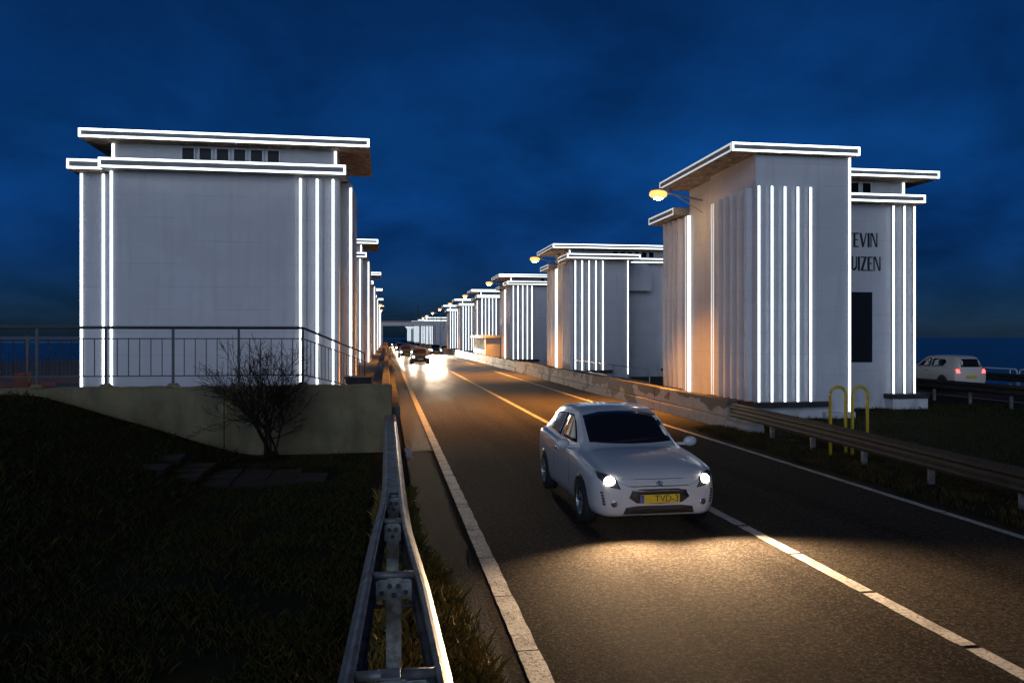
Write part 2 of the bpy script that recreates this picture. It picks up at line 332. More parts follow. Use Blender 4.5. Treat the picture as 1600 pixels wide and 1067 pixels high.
# ================================================================== crash barriers
def wbeam_section(side):
    pts = [(0,.80),(.022,.805),(.045,.79),(.082,.745),(.082,.705),(.03,.655),(.03,.60),(.082,.55),(.082,.51),(.045,.465),(.02,.45),(0,.455)]
    return [(side*p[0], p[1]) for p in pts]
def wbeam(path, side, name, parent, m=M_GALV, zoff=None):
    """path: list of (x_back, y); a thin folded sheet swept along it"""
    mb = MB(); sec = wbeam_section(side); th = .006; k = len(sec)
    for (x, y, z) in path:
        for p in sec: mb.v.append((x+p[0], y, z+p[1]))
        for p in sec: mb.v.append((x+p[0]-side*th, y, z+p[1]-(th if p[1] > .79 else 0)))
    n = 2*k
    for i in range(len(path)-1):
        a, b = i*n, (i+1)*n
        for q in range(k-1):
            mb.f.append((a+q, a+q+1, b+q+1, b+q)); mb.f.append((a+k+q+1, a+k+q, b+k+q, b+k+q+1))
        mb.f.append((a, b, b+k, a+k)); mb.f.append((a+k-1, a+2*k-1, b+2*k-1, b+k-1))
    for a in (0, (len(path)-1)*n):
        for q in range(k-1): mb.f.append((a+q, a+q+1, a+k+q+1, a+k+q))
    return mb.build(name, m, parent)
def interp(tab, y):
    return float(np.interp(y, [t[0] for t in tab], [t[1] for t in tab]))
LEFT = [(2.0,-.20),(3.9,-.172),(6.7,-.075),(8.5,.012),(9.3,.03),(18,.03)]
RIGHT = [(2.0,.275),(3.9,.258),(5.5,.222),(7.2,.150),(8.2,.135),(18,.125),(28,.125),(300,.125)]
g = thing('guardrail', 'grey double steel crash barrier with cross tubes in the near foreground', 'crash barrier')
ysn = list(np.arange(1.6, 18.01, .4))
wbeam([(interp(LEFT, y), y, 0) for y in ysn], -1, 'rail_beam', g)
wbeam([(interp(RIGHT, y), y, 0) for y in ysn], 1, 'rail_beam', g)
boltm = MB()
for k in range(6):
    a = k*math.pi/3; boltm.v.append((.020*math.cos(a), 0, .020*math.sin(a)))
for k in range(6):
    a = k*math.pi/3; boltm.v.append((.016*math.cos(a), -.018, .016*math.sin(a)))
boltm.f = [tuple(range(5,-1,-1)), tuple(range(6,12))] + [(k, (k+1)%6, 6+(k+1)%6, 6+k) for k in range(6)]
BOLT = boltm.mesh('bolt', M_BOLT)
for i, y in enumerate((2.45, 4.12, 5.85, 7.56, 8.75)):
    xl, xr = interp(LEFT, y), interp(RIGHT, y); xc = (xl+xr)/2; hw = (xr-xl)/2
    MB().tube([(xl+.004,y,.775),(xr-.004,y,.775)], .028 if i < 4 else .02, 12).build('spacer_tube', M_GALV, g, smooth=True)
    MB().tube([(xl+.004,y,.55),(xr-.004,y,.55)], .014, 10).build('spacer_tube', M_GALV, g, smooth=True)
    bw = max(.06, hw*.78)
    bevel(MB().box(xc-bw, xc+bw, y-.014, y-.006, .60, .745).build('bracket_plate', M_ZINC, g), .004)
    for sgn in (-1, 1): MB().box(xc+sgn*bw-.006, xc+sgn*bw+.006, y-.05, y-.0145, .60, .745).build('bracket_flange', M_ZINC, g)
    MB().prism([(xc-.055,y-.022),(xc+.055,y-.022),(xc+.055,y+.05),(xc+.047,y+.05),(xc+.047,y-.0147),(xc-.047,y-.0147),(xc-.047,y+.05),(xc-.055,y+.05)], 'z', -.2, .76).build('post', M_ZINC, g)
    for (bx, bz) in ((-.03,.70),(.03,.70),(0,.635)): link('bolt', BOLT, g, (xc+bx, y-.022, bz))
    if i < 3:
        for sgn in (-1, 1): link('bolt', BOLT, g, (xc+sgn*(bw-.035), y-.014, .65))
bevel(MB().box(-.03, .07, 3.98, 4.1, .803, .818).build('cap_plate', M_GALV, g), .004)
mb = MB().prism([(.03,8.9),(.128,8.9),(.124,17.9),(.032,17.9)], 'z', .782, .79); mb.build('top_plate', M_GALV, g)
for y in (10.6, 12.6, 14.6, 16.6):
    MB().box(.045, .11, y-.05, y+.05, -.05, .78).build('post', M_GALV, g)
g = thing('guardrail', 'long steel crash barrier shining along the left edge of the road beside the dark parapet', 'crash barrier')
prev = 18.02
for k in range(46):
    y1 = prev + 4.0
    wbeam([(.20, prev, .0), (.20, y1-.004, .0)], 1, 'rail_beam', g)
    MB().box(.135, .198, prev+1.9, prev+2.0, .0, .77).build('post', M_GALV, g)
    prev = y1
# right-hand barrier in front of the first building
def single_rail(label, path, posts, face=-1, post_h=.77, zg=0.0):
    g = thing('guardrail', label, 'crash barrier'); wbeam(path, face, 'rail_beam', g, M_BROWNSTEEL)
    MB().tube([(p[0]-face*.0, p[1], p[2]+.805) for p in path], .014, 8).build('top_edge', M_BROWNSTEEL, g, smooth=True)
    tab = [(p[1], p[0], p[2]) for p in sorted(path, key=lambda q: q[1])]
    for y in posts:
        x = float(np.interp(y, [t[0] for t in tab], [t[1] for t in tab])); z = float(np.interp(y, [t[0] for t in tab], [t[2] for t in tab]))
        MB().box(x+.012, x+.11, y-.03, y+.03, zg-.3, z+.76).build('post', M_GALV, g)
        MB().box(x+.001, x+.011, y-.06, y+.06, z+.56, z+.70).build('bracket_plate', M_GALV, g)
    return g
single_rail('low brown crash barrier running from the concrete barrier past the yellow hoops',
            [(9.25,20.4,-.10),(9.15,18.5,-.09),(9.0,15,-.10),(8.85,11,-.14),(8.75,7,-.16),(8.7,3,-.16)], np.arange(4.0,20.2,2.0))
single_rail('dark crash barrier on posts at the near edge of the second road',
            [(21.7,y,0) for y in np.arange(4,60,4)], np.arange(5,60,2.0))
single_rail('dark crash barrier beyond the second road in front of the white hoop railings',
            [(28.6,y,0) for y in np.arange(4,70,4)], np.arange(5,70,2.0))

# concrete barrier right of the road
g = thing('concrete_barrier', 'long stained pale concrete barrier along the right edge of the road below the towers', 'concrete barrier', (9.3, 20.6, 0))
seg = MB().prism([(-.13,0),(-.12,.30),(-.05,.305),(-.05,.345),(-.105,.35),(-.07,.785),(.22,.785),(.30,0)], 'y', 0, 5.96)
segm = seg.mesh('segment', M_BARRIER)
for k in range(34):
    o = link('segment', segm, g, (random.uniform(-.008,.008), .02+6*k, random.uniform(-.008,.006))); bevel(o, .010)
MB().prism([(-.16,0),(-.16,.18),(-.06,.28),(-.035,.60),(.22,.60),(.30,0)], 'y', -1.4, -.02).build('end_block', M_BARRIER, g)
MB().box(-.07,-.055, 9.4, 9.5, .55, .64).build('reflector', M_REFL, g)

# ================================================================== sluice buildings
ZL0, ZL1, ZU0, ZU1, ZS0, ZS1 = 7.25, 7.53, 8.06, 8.31, .5, 7.17
def ring(x0, x1, z0, z1, y, w_, t=.012):
    """rectangular outline standing on a face that looks towards -Y"""
    mb = MB(); mb.box(x0, x1, y-t, y-.001, z1-w_, z1); mb.box(x0, x1, y-t, y-.001, z0, z0+w_)
    mb.box(x0, x0+w_, y-t, y-.001, z0+w_, z1-w_); mb.box(x1-w_, x1, y-t, y-.001, z0+w_, z1-w_); return mb
def ring_x(y0, y1, z0, z1, x, w_, t=.012):
    mb = MB(); mb.box(x-t, x-.001, y0, y1, z1-w_, z1); mb.box(x-t, x-.001, y0, y1, z0, z0+w_)
    mb.box(x-t, x-.001, y0, y0+w_, z0+w_, z1-w_); mb.box(x-t, x-.001, y1-w_, y1, z0+w_, z1-w_); return mb
def roof(parent, x0, x1, y0, y1, z0, z1, side=True, soffit=M_SOFFIT, front=True):
    r = bevel(MB().box(x0, x1, y0, y1, z0, z1).build('roof', M_ROOF, parent), .008, 1)
    if soffit: MB().box(x0+.02, x1-.02, y0+.02, y1-.02, z0-.025, z0-.001).build('soffit', soffit, r)
    if front: ring(x0, x1, z0+.003, z1-.003, y0, .058).build('reflector_glow_outline', M_STRIPGLOW, r)
    if side: ring_x(y0+.06, y1, z0+.003, z1-.003, x0, .058).build('reflector_glow_outline', M_STRIPGLOWDIM, r)
    return r
def vstrip(parent, x, y, z0, z1, w_=.056, m=M_STRIPGLOW):
    return MB().box(x-w_/2, x+w_/2, y-.018, y-.001, z0, z1).build('reflector_glow_strip', m, parent)
RIB_Y = {}
def rib_front(parent, x, y, z0=ZS0, z1=ZS1, w_=.24, d_=.10, strip=True):
    r = MB().box(x, x+w_, y-d_, y-.001, z0, z1).build('pilaster', M_WALL, parent)
    if strip: MB().box(x+.002, x+.060, y-d_-.018, y-d_-.001, z0, z1).build('reflector_glow_strip', M_STRIPGLOW, r)
    return r
def rib_side(parent, x, y, z0=ZS0, z1=ZS1, w_=.30, d_=.19):
    # saw-tooth fin on the face that looks towards the road
    return MB().prism([(x-.001,y),(x-d_,y),(x-d_,y+.16),(x-.001,y+w_)], 'z', z0, z1).build('pilaster', M_WALL, parent)
def windows(parent, xc, y, n=6):
    for k in range(n):
        x = xc + (k-(n-1)/2)*.476
        wdw = MB(); a, b, c, d_ = x-.20, x+.20, 7.60, 8.0
        wdw.box(a, a+.04, y-.04, y-.001, c, d_).box(b-.04, b, y-.04, y-.001, c, d_).box(a+.04, b-.04, y-.04, y-.001, d_-.035, d_).box(a+.04, b-.04, y-.055, y-.001, c, c+.03)
        o = wdw.build('window', M_FRAME, parent)
        MB().box(a+.041, b-.041, y-.012, y-.003, c+.031, d_-.036).build('pane', M_PANE, o)
# letters as stroked outlines: thick stems, thin joins
def poly_letter(ch):
    K, T = .17, .07     # thick, thin (fraction of height 1)
    q = lambda *p: list(p)
    if ch == 'I': return [[(0,0),(K,0),(K,1),(0,1)]], K
    if ch == 'E': return [[(0,0),(K,0),(K,1),(0,1)], [(K,0),(.50,0),(.50,T),(K,T)], [(K,.48),(.44,.48),(.44,.48+T),(K,.48+T)], [(K,1-T),(.50,1-T),(.50,1),(K,1)]], .50
    if ch == 'T': return [[(.24,0),(.24+K,0),(.24+K,1-T),(.24,1-T)], [(0,1-T),(.65,1-T),(.65,1),(0,1)]], .65
    if ch == 'L': return [[(0,0),(K,0),(K,1),(0,1)], [(K,0),(.48,0),(.48,T),(K,T)]], .48
    if ch == 'V': return [[(0,1),(K,1),(.40,.18),(.33,0),(.29,0)], [(.33,0),(.40,0),(.72,1),(.655,1),(.36,.1)]], .72
    if ch == 'N': return [[(0,0),(T,0),(T,1),(0,1)], [(T,1),(.62-T,.02),(.62-T,0),(.62,0),(.62,.02),(T+.13,1)], [(.62,.021),(.62+T,.021),(.62+T,1),(.62,1)]], .69
    if ch == 'Z': return [[(0,0),(.58,0),(.58,T),(K+.02,T),(.58,1-T),(.58,1),(.02,1),(.02,1-T),(.58-K-.02,1-T),(0,T)]], .58
    def arc(cx, cz, r0, r1, a0, a1, n=12, thick=lambda t: 1):
        o = []; i_ = []
        for k in range(n+1):
            a = a0+(a1-a0)*k/n; f = thick(k/n); o.append((cx+r1*math.cos(a), cz+r1*math.sin(a))); rr = r1-(r1-r0)*f; i_.append((cx+rr*math.cos(a), cz+rr*math.sin(a)))
        return [[o[k], o[k+1], i_[k+1], i_[k]] for k in range(n)]
    if ch == 'U': return [[(0,.30),(K,.30),(K,1),(0,1)], [(.58-T,.30),(.58,.30),(.58,1),(.58-T,1)]] + arc(.29,.30,.15,.29,math.pi,2*math.pi), .58
    if ch == 'S': return arc(.25,.755,.13,.245,R(30),R(265)) + arc(.25,.255,.13,.255,R(90),R(-150)), .5
    return [], .4
def word(parent, text, xc, zb, h, y, gap=.13, depth=.04):
    ws = [poly_letter(c) for c in text]; tot = sum(w_[1] for w_ in ws)*h + gap*h*(len(text)-1); hx = h*.74; x = xc + tot/2 - tot*.74
    for polys, w_ in ws:
        mb = MB()
        for p in polys: mb.prism([(x+a*hx, zb+b*h) for a, b in p], 'y', y-depth, y-.002)
        mb.build('letter', M_LETTER, parent); x += (w_+gap)*hx

def right_building(label, oy, first=False, group='white sluice buildings right of the road'):
    b = thing('sluice_building', label, 'building', (11.3, oy, 0), 0, group)
    fd = 3.5 if first else 3.3; fw = 3.2 if first else 3.45; hy = 2.8 if first else 1.9; fz = 8.19 if first else ZL0
    MB().box(0, fw, 0, fd, -.1, fz-.026).build('front_block', M_WALL, b)
    MB().box(fw+.002 if first else .25, 7.40, hy, 6.1, -.1, ZL0).build('hall', M_WALL, b)
    MB().box(.25, fw-.1, fd+.002, 6.1, -.1, 8.16).build('road_wall', M_WALL, b) if first else None
    MB().box(fw+.003 if first else .10, 7.05, hy, 6.0, ZL1+.001, ZU0-.026).build('upper_storey', M_WALL, b)
    MB().box(.22, 3.1, 6.102, 8.9, -.1, ZL0-.026).build('rear_block', M_WALL, b)
    # roofs
    if first:
        roof(b, -.88, fw+.17, -.22, 6.3, 8.19, 8.46)
        roof(b, fw+.175, 7.85, hy-.75, 6.3, ZU0, ZU1, side=False)
        roof(b, fw+.004, 7.55, hy-.42, 6.2, ZL0, ZL1, side=False)
    else:
        roof(b, -1.1, 7.85, 1.0, 6.3, ZU0, ZU1)
        roof(b, -.6, 3.95, -.75, hy-.003, ZL0, ZL1)
        roof(b, 3.955, 7.55, hy-.42, 6.2, ZL0, ZL1, side=False)
        MB().box(.25, 3.95, hy, 6.1, ZL0+.001, ZL1-.002).build('wall_band', M_WALL, b)
    roof(b, -.30, 3.2, 6.31 if first else 6.32, 9.3, ZL0, ZL1, front=False)
    # fluted front with glowing reflector strips
    for k in range(5): rib_front(b, .02+.43*k, 0)
    vstrip(b, fw-.045, 0, .05 if first else .25, fz-.04)
    for k in range(5): rib_side(b, 0, .28+.52*k)
    for k in range(4): rib_side(b, .22, 6.75+.52*k)
    MB().box(-.012, -.001, fd-.30, fd-.24, ZS0, ZS1).build('reflector_glow_strip', M_STRIPGLOWDIM, b); MB().box(-.012, -.001, fd-.14, fd-.08, ZS0, ZS1).build('reflector_glow_strip', M_STRIPGLOWDIM, b)
    MB().box(.12, .30, 6.05, 6.0999, ZS0-.2, ZS1).build('corner_trim', M_WALL, b)
    vstrip(b, .22, 6.05, ZS0-.2, ZS1, .12)
    MB().box(.10,.119, 6.12, 6.18, ZS0-.2, ZS1).build('reflector_glow_strip', M_STRIPGLOWDIM, b)
    for x in (6.50, 6.93, 7.32): rib_front(b, x, hy, w_=.08)
    if not first: vstrip(b, .16, hy, ZL1+.02, ZU0-.05)
    vstrip(b, 6.99, hy, ZL1+.01, ZU0-.05, .07)
    windows(b, 4.35, hy)
    # dark stone ledges at the foot and white plinth
    led = MB()
    pts = [(-.16, fd)] + [(-.16+.0*k, -.22) for k in range(1)]
    n = 9
    for k in range(n+1): pts.append((-.10+2.5*k/n, -.24 - .07*random.random()))
    pts += [(2.45, -.001), (-.001, -.001), (-.001, fd)]
    led.prism(pts, 'z', .34, .495); led.build('ledge', M_LEDGE, b)
    led = MB().prism([(6.2,hy-.5),(6.6,hy-.55),(7.1,hy-.5),(7.62,hy-.53),(7.62,hy+.8),(7.402,hy+.8),(7.402,hy-.001),(6.2,hy-.001)], 'z', .34, .495); led.build('ledge', M_LEDGE, b)
    MB().box(6.25, 7.6, hy-.48, hy-.002, -.1, .338).build('plinth', M_WALL, b)
    MB().box(2.2, fw, -.25, -.002, -.1, .16).build('plinth', M_WALL, b) if first else None
    if first:
        word(b, 'STEVIN', 4.98, 5.70, .50, hy); word(b, 'SLUIZEN', 5.0, 4.86, .50, hy)
        wdw = MB().box(4.20, 5.74, hy-.05, hy-.002, 1.62, 4.10).build('tall_window', M_DARKDOOR, b)
        for x in (4.7, 5.22): MB().box(x-.015, x+.015, hy-.07, hy-.051, 1.64, 4.08).build('mullion', M_DARKDOOR, wdw)
        for k in range(1, 6): MB().box(4.22, 5.72, hy-.063, hy-.0515, 1.62+.413*k-.01, 1.62+.413*k+.01).build('glazing_bar', M_DARKDOOR, wdw)
    else:
        pr = [(3.46,5.45),(5.35,5.45),(5.36,5.9),(5.32,6.35),(5.2,6.85),(5.1,7.15),(3.46,7.15)]
        MB().prism(pr, 'y', hy-.7, hy-.002).build('bay', M_WALL, b)
        MB().box(3.75, 3.86, hy-.12, hy-.002, .3, 5.44).build('recess_shade_strip', M_LEDGE, b)  # narrow dark recess below the bay, its shade put in as a dark strip
    return b
def left_building(label, oy, full=True):
    """ox = -1.4 is the road-side corner of the facade"""
    b = thing('sluice_building', label, 'building', (-1.4, oy, 0), 0, 'white sluice buildings left of the road')
    MB().box(-6.4, 0, 0, 4.1, .90, ZL0-.002).build('hall', M_WALL, b)
    MB().box(-6.35, -.05, 0.0, 3.9, ZL1+.001, ZU0-.026).build('upper_storey', M_WALL, b)
    MB().box(-7.3, -6.402, .30, 4.0, .90, ZL0-.03).build('side_block', M_WALL, b)
    MB().box(.002, .36, .72, 3.0, .90, ZL0-.03).build('road_block', M_WALL, b)
    roof(b, -7.05, .90, -.5, 3.75, ZU0, ZU1, side=False)
    roof(b, -6.56, .22, -.42, 4.2, ZL0, ZL1, side=False, soffit=None)
    roof(b, -7.50, -6.565, -.10, 4.2, ZL0, ZL1, side=False)
    for x in (-1.14, -.66, -.20):
        r = rib_front(b, x, 0, z0=1.0, w_=.20, d_=.07)
    MB().box(-1.42, -1.30, -.05, -.002, 1.0, ZS1+.02).build('pilaster', M_WALL, b)
    vstrip(b, -6.35, 0, 1.0, ZL0-.02); vstrip(b, -6.66, .30, 1.0, ZL0-.06); vstrip(b, -7.25, .30, 1.0, ZL0-.06)
    vstrip(b, .315, .72, 1.0, ZS1-.1)
    vstrip(b, -6.30, 0, ZL1+.01, ZU0-.05); vstrip(b, -.10, 0, ZL1+.01, ZU0-.05)
    windows(b, -3.07, 0)
    for k in range(3): rib_side_plus(b, .36, .95+.55*k)
    return b
def rib_side_plus(parent, x, y, z0=1.0, z1=ZS1-.2):
    return MB().box(x+.001, x+.08, y, y+.28, z0, z1).build('pilaster', M_WALL, parent)

ord_ = ['nearest', 'second', 'third', 'fourth', 'fifth', 'sixth']
first_r = right_building('big white tower with black wall lettering and street lamp, nearest on the right', 23.2, True)
rb = right_building('second white sluice building on the right, with a rounded bay behind the lettered tower', 47.4)
lab = {2: 'third white sluice building on the right, just in front of the flat roofed kiosk',
       3: 'fourth white sluice building on the right, its lower part behind the small kiosk',
       4: 'fifth white sluice building on the right side, second from the far end of the row',
       5: 'farthest white sluice building of the right row before the portal across the road'}
for k in range(2, 6):
    c = copy_tree(rb); c.location = (11.3, 47.4+24.0*(k-1), 0); c['label'] = lab[k]
lb = left_building('big plain white sluice building with outlined roof behind the left retaining wall', 24.2)
labl = {1: 'second white sluice building on the left, half hidden behind the big plain facade',
        2: 'third white sluice building on the left, a narrow lit sliver beyond the second',
        3: 'fourth white sluice building on the left, mostly its roof end showing over the road',
        4: 'fifth white sluice building on the left, tiny roof end above the parapet',
        5: 'last white sluice building on the left row, smallest roof end near the portal'}
for k in range(1, 6):
    c = copy_tree(lb); c.location = (-1.4, 24.2+24.3*k, 0); c['label'] = labl[k]
labf = ['pale sluice building seen right of centre through the portal', 'pale sluice building second behind the portal', 'pale sluice building third behind the portal, nearly lost in the glare', 'farthest pale sluice building behind the portal']
for k in range(4):
    c = copy_tree(rb); c.location = (11.3, (232,262,330,440)[k], 0); c['label'] = labf[k]; c['group'] = 'sluice buildings beyond the portal'

# portal across the road
p = thing('road_portal', 'pale concrete portal with flat beam spanning the road far ahead', 'portal', (0, 196, 0))
MB().box(-2.2, 13.4, 0, 3.5, 5.3, 6.5).build('beam', M_WALL, p); MB().box(-2.2, -.9, 0, 3.4, 0, 5.298).build('pillar', M_WALL, p); MB().box(11.9, 13.4, 0, 3.4, 0, 5.298).build('pillar', M_WALL, p)
MB().box(-2.4, 13.6, -.15, -.002, 6.2, 6.5).build('cornice', M_ROOF, p)
MB().box(6.0, 13.6, -.17, -.152, 6.36, 6.5).build('reflector_glow_strip', M_STRIPGLOWDIM, p)
MB().tube([(-2.2,.2,7.6),(13.4,.2,7.6)], .05, 6).build('handrail', M_RAILING, p)
for k in range(14): MB().tube([(-2.1+1.19*k,.2,6.5),(-2.1+1.19*k,.2,7.6)], .04, 5).build('railing_post', M_RAILING, p)
MB().tube([(7.6,1,6.5),(7.6,1,10.4)], .12, 6).build('mast', M_RAILING, p)

# kiosk in front of the fourth building
k_ = thing('kiosk', 'small flat roofed kiosk with barred front window standing beside the road barrier', 'kiosk', (9.75, 79.0, 0))
MB().box(0, .25, 0, 11, -.05, 1.25).box(0, .25, 0, .5, 1.25, 2.45).box(0,.25,10.5,11,1.25,2.45).build('road_wall', M_CAB, k_)
MB().box(.252, 1.5, .0, .25, -.05, 2.45).build('wall', M_CAB, k_); MB().box(1.5, 3.2, .3, 11, -.05, 2.45).build('inner_room', M_DARKDOOR, k_)
MB().box(-.3, 3.3, -.3, 11.3, 2.452, 2.72).build('roof', M_CAB, k_)
for j in range(8): MB().box(.04, .20, 1.4+1.15*j, 1.55+1.15*j, 1.252, 2.45).build('bar', M_CAB, k_)

# pipe railing in the gap between first and second building
def pipe_rail(name, label, pts, zs, posts_every, m, r=.025, group=None):
    o = thing(name, label, 'railing', group=group)
    for dz in zs: MB().tube([(x, y, z+dz) for x, y, z in pts], r, 8).build('rail', m, o, smooth=True)
    L = 0
    for a, b in zip(pts, pts[1:]):
        n = max(1, round((Vector(b)-Vector(a)).length/posts_every))
        for i in range(n+1):
            q = Vector(a).lerp(Vector(b), i/n); MB().tube([(q.x, q.y, q.z), (q.x, q.y, q.z+max(zs))], r*1.05, 8).build('post', m, o, smooth=True)
    return o
pipe_rail('pipe_railing', 'thin grey pipe railing between the first and second right hand buildings', [(11.2,33.0,0),(11.2,46.9,0)], (.55,1.12), 2.6, mat('grey_pipe', (.22,.25,.28), .5))

# ================================================================== street lamps on the right-hand buildings
def street_lamp(label, x, y, z, wall_x, post=False, lit=1.0):
    o = thing('street_lamp', label, 'street lamp', (x, y, z), 0, 'street lamps along the right row')
    MB().tube([(.25,0,.06),(.6,0,.0),(wall_x-x,0,-.18)], .035, 8).build('arm', M_LAMPBODY, o, smooth=True)
    MB().tube([(.6,.0,-.02),(wall_x-x,0,-.62)], .015, 6).build('brace', M_LAMPBODY, o)
    if post: MB().tube([(wall_x-x,0,-z),(wall_x-x,0,-.1)], [.09,.05], 8).build('post', M_LAMPBODY, o, smooth=True)
    MB().ell((.06,0,.14), (.42,.17,.075)).build('housing', M_LAMPBODY, o, smooth=True)
    MB().ell((-.05,0,.0), (.34,.22,.18), 16, 10).build('glow_bowl', M_BOWL, o, smooth=True)
    MB().ell((-.05,0,-.115), (.19,.14,.10), 14, 8).build('lens', M_LAMP, o, smooth=True)
    l = bpy.data.lights.new('lamp_light', 'SPOT'); l.energy = LAMP_W*lit; l.color = LAMP_COL; l.spot_size = R(108); l.spot_blend = 1.0; l.shadow_soft_size = .12
    lo = bpy.data.objects.new('lamp_light', l); COL.objects.link(lo); lo.parent = o; lo.location = (-.06,0,-.36); lo.rotation_euler = (0, R(28), 0)
    return o
lampl = ['glowing orange street lamp on the wall of the lettered tower', 'orange street lamp on the second building of the right row', 'orange street lamp on the third building of the right row',
         'orange street lamp on the fourth building of the right row', 'orange street lamp on the fifth building of the right row', 'orange street lamp on the last building of the right row']
LY = [27.9] + [47.4+24*k+5.0 for k in range(5)]
for i, y in enumerate(LY): street_lamp(lampl[i], 9.85, y, 7.72, 11.5)
for i, y in enumerate((172, 196, 218)): street_lamp(['small far street lamp beyond the right row, first toward the portal', 'small far street lamp beside the portal', 'small far street lamp behind the portal'][i], 9.85, y, 7.72, 11.4, post=True)
for i, y in enumerate((128, 152)): street_lamp(['tiny street lamp above the end of the left row', 'tiny street lamp beyond the left row near the portal'][i], -1.0, y, 7.6, -1.9, post=True, lit=.4)

# ================================================================== left: retaining wall, parapet, railings, shrub
rw = thing('retaining_wall', 'low stained concrete retaining wall below the left railing', 'wall')
for i, (x0, x1) in enumerate(((-12,-7.3),(-7.29,-3.42),(-3.41,.12))):
    bevel(MB().box(x0, x1, 17.7, 18.0, -1.0, 1.43).build('wall_panel', M_CONC, rw), .02)
mb = MB(); random.seed(3)
pts = [(-12 + 12.1*k/60, 1.431+.035*random.random()) for k in range(61)]
mb.prism([(-12,1.425)] + pts + [(.1,1.425)], 'y', 17.69, 18.02); mb.build('coping', M_CONC, rw)
pw = thing('parapet', 'dark brown concrete parapet running away behind the left crash barrier', 'wall')
for k in range(30): bevel(MB().box(-.14, .10, 18.03+6*k, 18.0+6*k+5.97, -.2, 1.2 - (.0 if k else .0)).build('parapet_panel', M_PARAPET, pw), .02)
bx = thing('service_box', 'dark low service box on the deck beside the left parapet', 'box', (-.75, 22.0, .95))
MB().box(-.35,.35,0,.9,0,.42).build('body', M_LEDGE, bx); MB().box(-.39,.39,-.04,.94,.421,.47).build('lid', M_LEDGE, bx)

rl = thing('railing', 'dark steel railing with thin balusters on the left retaining wall', 'railing', (0, 17.85, 1.43))
X0, X1 = -12.0, -1.8
MB().tube([(X0,0,1.27),(X1,0,1.27)], .028, 8).build('handrail', M_RAILING, rl, smooth=True)
for z in (1.04, .25): MB().box(X0, X1, -.015, .015, z-.012, z+.012).build('rail', M_RAILING, rl)
bal = MB().tube([(0,0,.262),(0,0,1.028)], .0095, 6).mesh('baluster', M_RAILING); pst = MB().box(-.025,.025,-.02,.02,.03,1.25).mesh('post', M_RAILING)
plt = MB().prism([(-.13,0),(.13,0),(.06,.07),(-.06,.07)], 'y', -.09, .09).mesh('post_foot', M_CONC)
x = X1; k = 0
while x > X0:
    if k % 6 == 0: link('post', pst, rl, (x,0,0)); link('post_foot', plt, rl, (x,0,.025))
    else: link('baluster', bal, rl, (x,0,0))
    x -= .2235; k += 1
mb = MB()
for i in range(400):
    xx = X0 + (X1-X0)*i/400; n = len(mb.v); mb.v += [(xx,-.012,1.296),(xx+.012,-.012,1.296),(xx+.006,.0,1.335),(xx+.006,.012,1.296)]; mb.f += [(n,n+1,n+2),(n+1,n+3,n+2),(n+3,n,n+2)]
o = mb.build('bird_spikes', M_RAILING, rl); o['kind'] = 'stuff'
rs = thing('railing', 'dark steel handrail sloping down beside the facade at the right end of the left wall', 'railing', (0, 0, 0))
A, B = Vector((-1.8,17.85,2.70)), Vector((-.62,23.2,2.05))
for dz, r in ((0,.028), (-.23,.014), (-1.02,.014)): MB().tube([A+Vector((0,.03,dz)), B+Vector((0,0,dz))], r, 8).build('rail', M_RAILING, rs, smooth=True)
for i in range(1, 21):
    q = A.lerp(B, i/20); MB().tube([(q.x,q.y,q.z-1.02),(q.x,q.y,q.z-.23 if i % 20 else q.z)], .0095 if i % 20 else .025, 6).build('baluster' if i % 20 else 'post', M_RAILING, rs)
r2 = thing('railing', 'second dark railing with closely set bars far left beyond the wall', 'railing', (0, 26.5, .95))
for z in (1.55, 1.40, .35): MB().box(-22, -8.9, -.02, .02, z-.02, z+.02).build('rail', M_RAILING, r2)
for i in range(110): link('baluster', bal, r2, (-22+.12*i, 0, .12))
for i in range(8): MB().box(-22+1.85*i-.04, -22+1.85*i+.04, -.04, .04, 0, 1.6).build('post', M_RAILING, r2)
ru = thing('safety_rail', 'rusty red low steel rail on short posts left of the big facade', 'rail', (0, 23.0, .95))
MB().box(-20, -8.8, -.06, .06, .25, .33).build('beam', M_RUST, ru); MB().box(-20, -8.8, -.05, .07, -.1, .05).build('foot_beam', M_RUST, ru)
for i in range(6): MB().box(-19.5+1.95*i, -19.15+1.95*i, -.1, .1, -.3, .62).build('short_post', M_RUST, ru)
tag(MB().box(-24, -13.01, 17.95, 60, -3.6, .93).build('side_deck', M_PARAPET), kind='structure')

